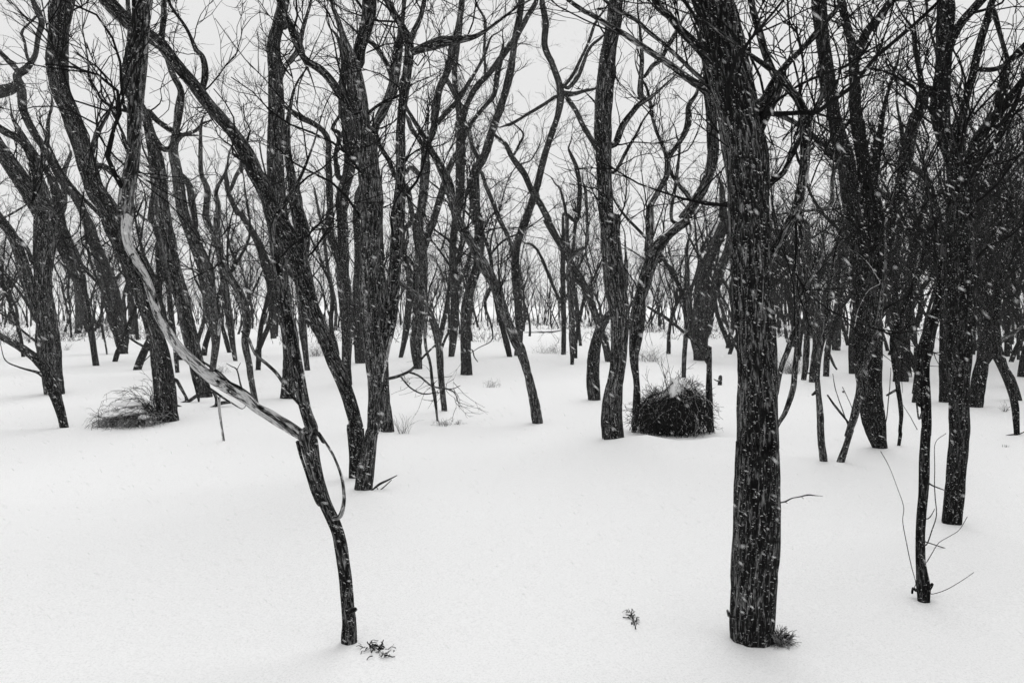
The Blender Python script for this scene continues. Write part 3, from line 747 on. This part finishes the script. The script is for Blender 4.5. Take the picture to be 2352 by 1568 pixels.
for fx, y, root in sorted(far_all, key=lambda q: q[0]):
    if not 0 <= fx <= 2352: tag(root, 'bare tree standing just past the %s edge of the view' % ('left' if fx < 0 else 'right'), 'tree', 'trees past the %s edge' % ('left' if fx < 0 else 'right')); continue
    mark = [mname for mx_, mname in MARKS if mx_ <= fx][-1]; band = 'far-off thin' if y > 38 else 'slim middle-distance' if y > 25 else 'nearer background'
    n = bins[(mark, band)] = bins.get((mark, band), 0) + 1
    tag(root, '%s %s tree to the right of %s' % (ORD[min(n, 20) - 1], band, mark), 'tree', 'trees in the wood behind')

# the far-off wood and scrub that read as one mass
def thicket():
    n = 1500; d = rng.uniform(56, 92, n); fx = rng.uniform(-900, 3300, n)
    S = np.column_stack([(fx - CX) / F_PX * d, d, np.zeros(n) - 0.6])
    D = unit(np.column_stack([rng.normal(size=(n, 2)) * 0.16, np.ones(n)]))
    L = rng.uniform(3.0, 7.5, n); P = sprout(S, D, L, 9, 0.16, 0.05); R = rng.uniform(0.03, 0.075, n)[:, None] * np.linspace(1, 0.25, 9)[None, :]
    P2, R2 = children(P, R, 7, 0.25, (18, 50), 0.2, 0.8, 2.2, 0.5, 0.009, 5, 0.2)
    P3, R3 = children(P2, R2, 2.2, 0.2, (20, 50), 0.1, 0.3, 0.9, 0.7, 0.006, 3, 0.15)
    V, Q = merge([batch_tubes(P, R, 4), batch_tubes(P2, R2, 3), batch_tubes(P3, R3, 3)])
    o = link('distant_wood', make_mesh('distant_wood', V, Q), TWIG); tag(o, 'hazy mass of far-off bare wood closing the view', None, None, 'stuff')
thicket()
def far_scrub():
    c = 150; d = rng.uniform(34, 75, c); fx = rng.uniform(-500, 2850, c); k = 34
    cx_, cy_ = (fx - CX) / F_PX * d, d
    S = np.stack([cx_[:, None] + rng.normal(size=(c, k)) * 0.8, cy_[:, None] + rng.normal(size=(c, k)) * 0.4, np.full((c, k), 0.0)], -1).reshape(-1, 3)
    S[:, 2] = ground_z(S[:, 0], S[:, 1]) * np.clip(1.6 - np.hypot(S[:, 0], S[:, 1]) / 90, 0, 1) - 0.05
    n = len(S); P = sprout(S, unit(np.column_stack([rng.normal(size=(n, 2)) * 0.6, np.ones(n)])), rng.uniform(0.25, 1.0, n), 5, 0.3, 0.0)
    R = rng.uniform(0.006, 0.014, n)[:, None] * np.linspace(1, 0.4, 5)[None, :]
    P2, R2 = children(P, R, 4, 0.2, (25, 70), 0.05, 0.15, 0.4, 0.6, 0.005, 3, 0.3)
    V, Q = merge([batch_tubes(P, R, 3), batch_tubes(P2, R2, 3)])
    tag(link('far_scrub', make_mesh('far_scrub', V, Q), TWIG), 'low brush scattered over the far snow among the trunks', None, None, 'stuff')
far_scrub()

# ------------------------------------------------------------------ bushes, grass, sticks
def arcs(S, D, L, k, r0, r1, droop, wig=0.12):
    m_ = len(S); P = np.zeros((m_, k, 3)); P[:, 0] = S; d = D.copy()
    for i in range(1, k):
        P[:, i] = P[:, i - 1] + d * (L / (k - 1))[:, None]
        d = unit(d - UP * (droop / k) * (i / k * 2) + rng.normal(size=(m_, 3)) * wig)
    return P, rng.uniform(r0, r1, m_)[:, None] * np.linspace(1, 0.5, k)[None, :]
def lump(name, c, size, seed, parent=None):
    u = np.linspace(0, 2 * math.pi, 28, endpoint=False); v = np.linspace(0.02, math.pi - 0.02, 14)
    Uu, Vv = np.meshgrid(u, v); n = np.stack([np.cos(Uu) * np.sin(Vv), np.sin(Uu) * np.sin(Vv), np.cos(Vv)], -1)
    rr = 1 + 0.55 * vnoise(n * 1.7 + seed, seed) + 0.35 * vnoise(n * 4 + seed, seed + 1)
    P = np.asarray(c) + n * rr[..., None] * np.asarray(size)
    i = np.arange(28 * 14).reshape(14, 28); nx = np.roll(i, -1, 1)
    Q = np.stack([i[:-1], i[1:], nx[1:], nx[:-1]], -1).reshape(-1, 4)
    return link(name, make_mesh(name, P.reshape(-1, 3), Q), SNOW, parent)
def ground_pt(x, y):
    d = base_depth(x, y); return at(x, y, d), d
# the tall brush mound right of centre
p, d = ground_pt(1556, 1004); root = empty('brush_mound', p + np.array([0, 0.38, 0])); tag(root, 'domed heap of tangled dark brush with a snow cap, left of the thickest trunk', 'bush')
MX, MY, MH = 0.43, 0.38, 0.42
def dome(a, t, lift=0.0):
    k = 1 + 0.13 * np.sin(a * 3 + 0.9) * np.sin(t) + 0.10 * np.sin(a * 5 + t * 4)          # a sagging, uneven ball of brush
    return np.stack([np.cos(a) * np.sin(t) * (MX * k + lift), np.sin(a) * np.sin(t) * (MY * k + lift), 0.16 + np.cos(t) * (MH * (1 + 0.2 * np.cos(a)) + lift)], -1)
def drape(n, r0, r1, lo, hi, depth):
    a = rng.uniform(0, 2 * math.pi, n)[:, None] + np.linspace(0, 1, 9)[None, :] * rng.normal(size=n)[:, None] * 0.7
    t0 = rng.uniform(0.0, 0.9, n)[:, None]; t = t0 + np.linspace(0, 1, 9)[None, :] * (rng.uniform(lo, hi, n)[:, None])
    P = dome(a, np.minimum(t, 2.5), 0) * (1 - depth * rng.random(n)[:, None, None] ** 1.5) + np.cumsum(rng.normal(size=(n, 9, 3)) * 0.027, 1)
    return P, rng.uniform(r0, r1, n)[:, None] * np.linspace(1, 0.6, 9)[None, :]
P, R = drape(1000, 0.003, 0.008, 0.7, 2.0, 0.55)
P2, R2 = children(P, R, 2.2, 0.1, (25, 80), 0.1, 0.05, 0.17, 0.6, 0.002, 4, 0.35)
V, Q = merge([batch_tubes(P, R, 3), batch_tubes(P2, R2, 3)]); o = link('stems', make_mesh('stems', V, Q), STEM, root); o['kind'] = 'stuff'
P, R = drape(170, 0.003, 0.006, 0.4, 1.5, 0.03)
V, Q = batch_tubes(P, R, 3); o = link('straws', make_mesh('straws', V, Q), STRAW, root); o['kind'] = 'stuff'
a, u = np.meshgrid(np.linspace(0, 2 * math.pi, 72, endpoint=False), np.linspace(0.001, 1, 16))
edge = 0.72 + 0.7 * vnoise(np.stack([np.cos(a) * 2.2, np.sin(a) * 2.2, a * 0], -1), 21) + 0.22 * vnoise(np.stack([np.cos(a) * 5, np.sin(a) * 5, a * 0], -1), 22)
thk = 0.075 * np.sqrt(np.clip(1 - u ** 3, 0, 1)) * (1 + 0.9 * vnoise(np.stack([np.cos(a) * u * 3, np.sin(a) * u * 3, a * 0 + 4], -1), 23))
Pc = dome(a, u * edge, 0) + np.stack([a * 0, a * 0, thk - 0.012], -1) + np.array([-0.03, -0.04, 0])
i = np.arange(72 * 16).reshape(16, 72); nx = np.roll(i, -1, 1)
link('snow_cap', make_mesh('snow_cap', Pc.reshape(-1, 3), np.stack([i[:-1], i[1:], nx[1:], nx[:-1]], -1).reshape(-1, 4)), SNOW, root)
S = np.tile([[-0.1, -0.12, 0.45]], (9, 1)) + rng.normal(size=(9, 3)) * 0.04
P, R = arcs(S, unit(np.column_stack([rng.normal(size=9) * 0.4, rng.normal(size=9) * 0.2, np.ones(9)])), rng.uniform(0.3, 0.7, 9), 8, 0.004, 0.005, -0.1)
P2, R2 = children(P, R, 3, 0.3, (25, 50), 0.1, 0.08, 0.22, 0.6, 0.003, 4, 0.1)
n = 620; aa = rng.uniform(0, 6.28, n); S = dome(aa, rng.uniform(0.4, 1.8, n)); D = unit((S - np.array([0, 0, 0.1])) + np.array([0, 0, 0.12]) + rng.normal(size=(n, 3)) * 0.28)
P3, R3 = arcs(S * 0.9, D, rng.uniform(0.08, 0.30, n), 6, 0.0025, 0.0045, 1.0); P4, R4 = children(P3, R3, 4, 0.3, (25, 60), 0, 0.04, 0.14, 0.7, 0.0025, 3, 0.25)
V, Q = merge([batch_tubes(P, R, 3), batch_tubes(P2, R2, 3), batch_tubes(P3, R3, 3), batch_tubes(P4, R4, 3)]); o = link('sprays', make_mesh('sprays', V, Q), STEM, root); o['kind'] = 'stuff'
# the low brush heap at the left
p, d = ground_pt(300, 978); root = empty('brush_heap', p + np.array([0, 0.2, 0])); tag(root, 'low heap of dry canes half buried in snow, against the large leaning left tree', 'bush')
n = 90; S = np.column_stack([rng.uniform(0.22, 0.38, n), rng.uniform(-0.15, 0.15, n), rng.uniform(-0.04, 0.1, n)])
D = unit(np.column_stack([-rng.uniform(0.1, 0.9, n), rng.normal(size=n) * 0.35, rng.uniform(0.6, 1.1, n)]))
P, R = arcs(S, D, rng.uniform(0.4, 0.85, n), 9, 0.003, 0.005, 2.6, 0.10)
P2, R2 = children(P, R, 4, 0.2, (20, 60), 0.1, 0.06, 0.2, 0.6, 0.0025, 4, 0.2)
V, Q = merge([batch_tubes(P, R, 3), batch_tubes(P2, R2, 3)]); o = link('canes', make_mesh('canes', V, Q), STEM, root); o['kind'] = 'stuff'
n = 800; S = np.column_stack([rng.uniform(-0.36, 0.34, n), rng.uniform(-0.3, 0.05, n), np.full(n, -0.03)])
D = unit(np.column_stack([rng.normal(size=n) * 0.7 - 0.15, rng.normal(size=n) * 0.5 - 0.2, np.ones(n)]))
P, R = arcs(S, D, rng.uniform(0.2, 0.46, n), 8, 0.003, 0.005, 2.8, 0.30)
V, Q = batch_tubes(P[:230], R[:230], 3); o = link('stems', make_mesh('stems', V, Q), STEM, root); o['kind'] = 'stuff'
V, Q = batch_tubes(P[230:], R[230:], 3); o = link('dry_grass', make_mesh('dry_grass', V, Q), STRAW, root); o['kind'] = 'stuff'
lump('snow_cap', (-0.1, -0.02, 0.27), (0.22, 0.16, 0.04), 17, root); lump('snow_cap', (-0.24, -0.16, 0.15), (0.17, 0.16, 0.045), 14, root); lump('snow_cap', (0.02, -0.2, 0.19), (0.16, 0.14, 0.04), 15, root); lump('snow_cap', (0.2, -0.26, 0.13), (0.07, 0.06, 0.03), 16, root)

def tuft(label, x, y, wpx, hpx, n, name='grass_tuft', cat='grass', dark=0.6, lean=(0, 0), curl=1.5, wig=0.16):
    p, d = ground_pt(x, y); root = empty(name, p); tag(root, label, cat)
    w, h = wpx / F_PX * d, hpx / F_PX * d
    S = np.column_stack([rng.normal(size=n) * w * 0.28, rng.normal(size=n) * w * 0.25, np.full(n, -0.02)])
    D = unit(np.column_stack([rng.normal(size=n) * 0.38 + lean[0], rng.normal(size=n) * 0.38 + lean[1], np.ones(n)]))
    P, R = arcs(S, D, rng.uniform(0.5, 1.3, n) * h, 6, 0.0014, 0.0034, curl, wig)
    k = int(n * dark)
    V, Q = batch_tubes(P[:k], R[:k], 3); o = link('dark_blades', make_mesh('dark_blades', V, Q), STEM, root); o['kind'] = 'stuff'
    if n - k > 1:
        V, Q = batch_tubes(P[k:], R[k:], 3); o = link('dry_blades', make_mesh('dry_blades', V, Q), STRAW, root); o['kind'] = 'stuff'
    return root
tuft('tuft of dry grass leaning on the right side of the thickest trunk foot', 1789, 1478, 30, 42, 380, lean=(0.05, 0.1), dark=0.5, curl=2.2)
tuft('row of short dry grass blades at the foot of the pencil thin stem', 1020, 978, 34, 20, 60, dark=0.7)
tuft('faint separate grass blades right of the pencil thin stem foot', 1053, 974, 22, 14, 30, dark=0.6)
tuft('tall sparse dry weed right of the dark tree behind the torn foot', 925, 996, 22, 55, 26, 'dead_weed', 'weed', 0.3, curl=0.5)
tuft('small grey weed clump in the open snow at centre', 1127, 890, 24, 24, 40, 'dead_weed', 'weed', 0.4)
tuft('dry grass at the foot of the peeling tree behind the pale limb', 497, 856, 50, 26, 80)
tuft('low dark scrub left of the slim tree in the centre right background', 1262, 812, 60, 26, 120, 'low_scrub', 'bush', 0.8)
tuft('small snowy scrub behind the leaning double stem', 724, 818, 34, 40, 110, 'low_scrub', 'bush', 0.7)
tuft('twiggy scrub at the right foot of the big forked tree in the background', 1490, 830, 50, 44, 110, 'low_scrub', 'bush', 0.8)
tuft('dark scrub patch on the far snow at centre', 1145, 746, 90, 26, 160, 'low_scrub', 'bush', 0.85)
tuft('dark scrub patch on the far snow left of the thickest trunk', 1655, 762, 44, 18, 90, 'low_scrub', 'bush', 0.85)
tuft('dark scrub patch on the far snow behind the pale limb', 322, 728, 60, 30, 140, 'low_scrub', 'bush', 0.85)
tuft('dark scrub along the far snow beside the massive left tree', 130, 722, 60, 40, 160, 'low_scrub', 'bush', 0.85)
tuft('dark scrub at the left edge on the far snow', 40, 745, 60, 70, 190, 'low_scrub', 'bush', 0.85)
tuft('round scrub behind the curved sapling poles', 1815, 858, 44, 46, 150, 'low_scrub', 'bush', 0.8)
tuft('little lone weed near the right edge of the snow', 2306, 946, 8, 26, 20, 'dead_weed', 'weed', 0.8, curl=0.6)
tuft('tiny weed at the right edge below the forked edge tree', 2308, 1027, 10, 12, 16, 'dead_weed', 'weed', 0.8)
tuft('small weed by the massive left tree in the snow', 154, 804, 10, 26, 26, 'dead_weed', 'weed', 0.8)
def bits(label, x, y, wpx, hpx, n, tilt=0.0, name='dead_weed', cat='weed'):
    p, d = ground_pt(x, y); root = empty(name, p); tag(root, label, cat); w, h = wpx / F_PX * d, hpx / F_PX * d * 1.7
    q = rng.normal(size=(n, 2)) * 0.27; S = np.column_stack([q[:, 0] * w + q[:, 1] * tilt * w, q[:, 1] * h, rng.uniform(-0.005, 0.03, n)])
    D = unit(np.column_stack([rng.normal(size=n), rng.normal(size=n), rng.normal(size=n) * 0.45 + 0.2]))
    P, R = arcs(S, D, rng.uniform(0.02, 0.055, n), 5, 0.0016, 0.0045, 0.8, 0.35); k = int(n * 0.72)
    for nm, sl, mt in (('dark_bits', slice(0, k), STEM), ('dry_bits', slice(k, n), STRAW)):
        V, Q = batch_tubes(P[sl], R[sl], 4); o = link(nm, make_mesh(nm, V, Q), mt, root); o['kind'] = 'stuff'
bits('small broken weed poking from the front snow at the foot of the thin front tree', 867, 1500, 62, 42, 60, -0.25)
bits('narrow broken weed alone in the front snow left of the thickest trunk', 1450, 1424, 20, 60, 60, -0.3)
def stick(label, txt, d=None, name='fallen_stick', cat='stick', mat='m'):
    tree(label, txt, 0, depth=d, name=name, cat=cat)
stick('pale broken stick lying aslant on the snow beside the torn foot', 'stick/m!: I700,392,14 735,366,20 760,350,22 800,330,18 865,296,6\nprong/m!: I752,388,8 790,362,9 830,325,6')
stick('thin twig jutting from the snow right of the thickest trunk', 'stick/m!: K78,462,13 110,455,15 145,438,11 200,427,11 245,416,12 290,420,6 336,423,3\nprong!: K100,455,6 118,466,4\nprong!: K205,427,5 218,440,3', 5.15)
stick('jagged dead branches lying on the snow behind the pale limb', 'stick!: E1250,1288,26 1290,1272,30 1340,1235,32 1380,1220,26 1450,1215,18\nprong!: E1345,1240,18 1352,1270,14 1348,1295,8\nprong!: E1275,1270,18 1262,1240,14 1265,1280,10')
stick('stub of dead branch under the middle of the pale limb', 'stick!: E1440,1320,18 1470,1308,26 1510,1290,30 1560,1285,20 1580,1290,8\nprong!: E1480,1300,26 1478,1260,26 1450,1215,22')
stick('pale thin stake standing below the pale limb', 'stick/p!: E1520,1548,26 1506,1440,22 1494,1340,22 1488,1250,28')
stick('bare twig sprout standing alone in the snow right of the pale limb', 'stem!: E1660,1248,20 1640,1170,14 1612,1065,13 1575,1040,9 1540,1020,6\nprong!: E1614,1065,10 1625,1040,8 1638,1015,5', name='twig_sprout', cat='sprout')
stick('short dark stick beside the large leaning left tree', 'stick!: E1215,1315,28 1245,1325,20 1285,1342,10\nprong!: E1222,1330,14 1235,1322,10')
stick('dead leaf lying on the snow by the spindly front tree', 'blade!: K1115,752,7 1130,757,12 1148,763,6 1168,767,2', name='dead_leaf', cat='leaf')
stick('long fallen pole lying across the far snow at right of centre', 'stick/m!: G112,812,10 180,810,11 240,808,11 290,804,10 335,797,8', name='fallen_pole', cat='pole')
stick('twig in the snow at the right edge', 'stick!: K1436,57,5 1470,52,8 1500,48,9 1540,44,8')
stick('thin sapling whips standing left of the pale leaning stem', 'stem!: H545,1440,8 500,1320,8 460,1200,7 440,1090,5\nprong!: H575,1330,6 545,1260,6 505,1180,5\nprong!: H505,1215,10 520,1220,6', name='sapling', cat='sapling')
stick('thin whip rising in front of the slim tree right of the tall split trunk', 'stem!: H790,1500,7 812,1340,8 828,1180,7 835,1050,5\nprong!: H1020,1480,5 960,1370,5 910,1290,4', name='sapling', cat='sapling')
stick('thin wire straight stalk in the gap at the far left', 'stem!: E727,960,14 712,860,13 698,760,12 690,640,10', name='sapling', cat='sapling')

# ------------------------------------------------------------------ falling snow
def flakes():
    n = 56000; y = 0.8 + 13 * rng.random(n) ** 0.62; x = (rng.random(n) - 0.5) * 1.286 * y * 1.25; z = EYE - 0.05 * y + (rng.random(n) - 0.42) * 0.92 * y
    ok = z > 0.05; c = np.column_stack([x, y, z])[ok]; n = len(c)
    L = rng.uniform(0.0025, 0.009, n) * np.clip(y[ok] / 1.5, 0.55, 1) * np.where(rng.random(n) < 0.1, 1.5, 1); Wd = rng.uniform(0.0006, 0.0013, n)
    a = unit(np.column_stack([0.72 + rng.normal(size=n) * 0.25, rng.normal(size=n) * 0.3, -0.52 + rng.normal(size=n) * 0.22]))
    b = unit(np.cross(a, rng.normal(size=(n, 3)))); e = np.cross(a, b)
    V = np.stack([c - a * L[:, None], c + b * Wd[:, None], c + e * Wd[:, None], c - b * Wd[:, None], c - e * Wd[:, None], c + a * L[:, None]], 1).reshape(-1, 3)
    t = np.array([[0, 2, 1], [0, 3, 2], [0, 4, 3], [0, 1, 4], [5, 1, 2], [5, 2, 3], [5, 3, 4], [5, 4, 1]])
    Tq = (np.arange(n)[:, None, None] * 6 + t[None]).reshape(-1, 3)
    o = link('falling_snow', make_mesh('falling_snow', V, np.zeros((0, 4), np.int32), Tq), FLAKE)
    tag(o, 'fine snowflakes driven through the air across the trunks', None, None, 'stuff')
flakes()

# ------------------------------------------------------------------ haze: snowy air
HAZE = 0.0005
if HAZE > 0:
    x0, x1, y0, y1, z0, z1 = -760., 760., -8., 760., -1.4, 13.
    V = [(x, y, z) for x in (x0, x1) for y in (y0, y1) for z in (z0, z1)]
    me = bpy.data.meshes.new('haze'); me.from_pydata(V, [], [(0, 1, 3, 2), (4, 6, 7, 5), (0, 4, 5, 1), (2, 3, 7, 6), (0, 2, 6, 4), (1, 5, 7, 3)])
    hm = bpy.data.materials.new('snowy_air'); hm.use_nodes = True; hn = hm.node_tree; hn.nodes.clear()
    pv = hn.nodes.new('ShaderNodeVolumePrincipled'); pv.inputs['Color'].default_value = (1.0, 1.0, 1.0, 1); pv.inputs['Density'].default_value = HAZE
    ho = hn.nodes.new('ShaderNodeOutputMaterial'); hn.links.new(pv.outputs[0], ho.inputs['Volume'])
    tag(link('haze', me, hm), None, None, None, 'stuff')
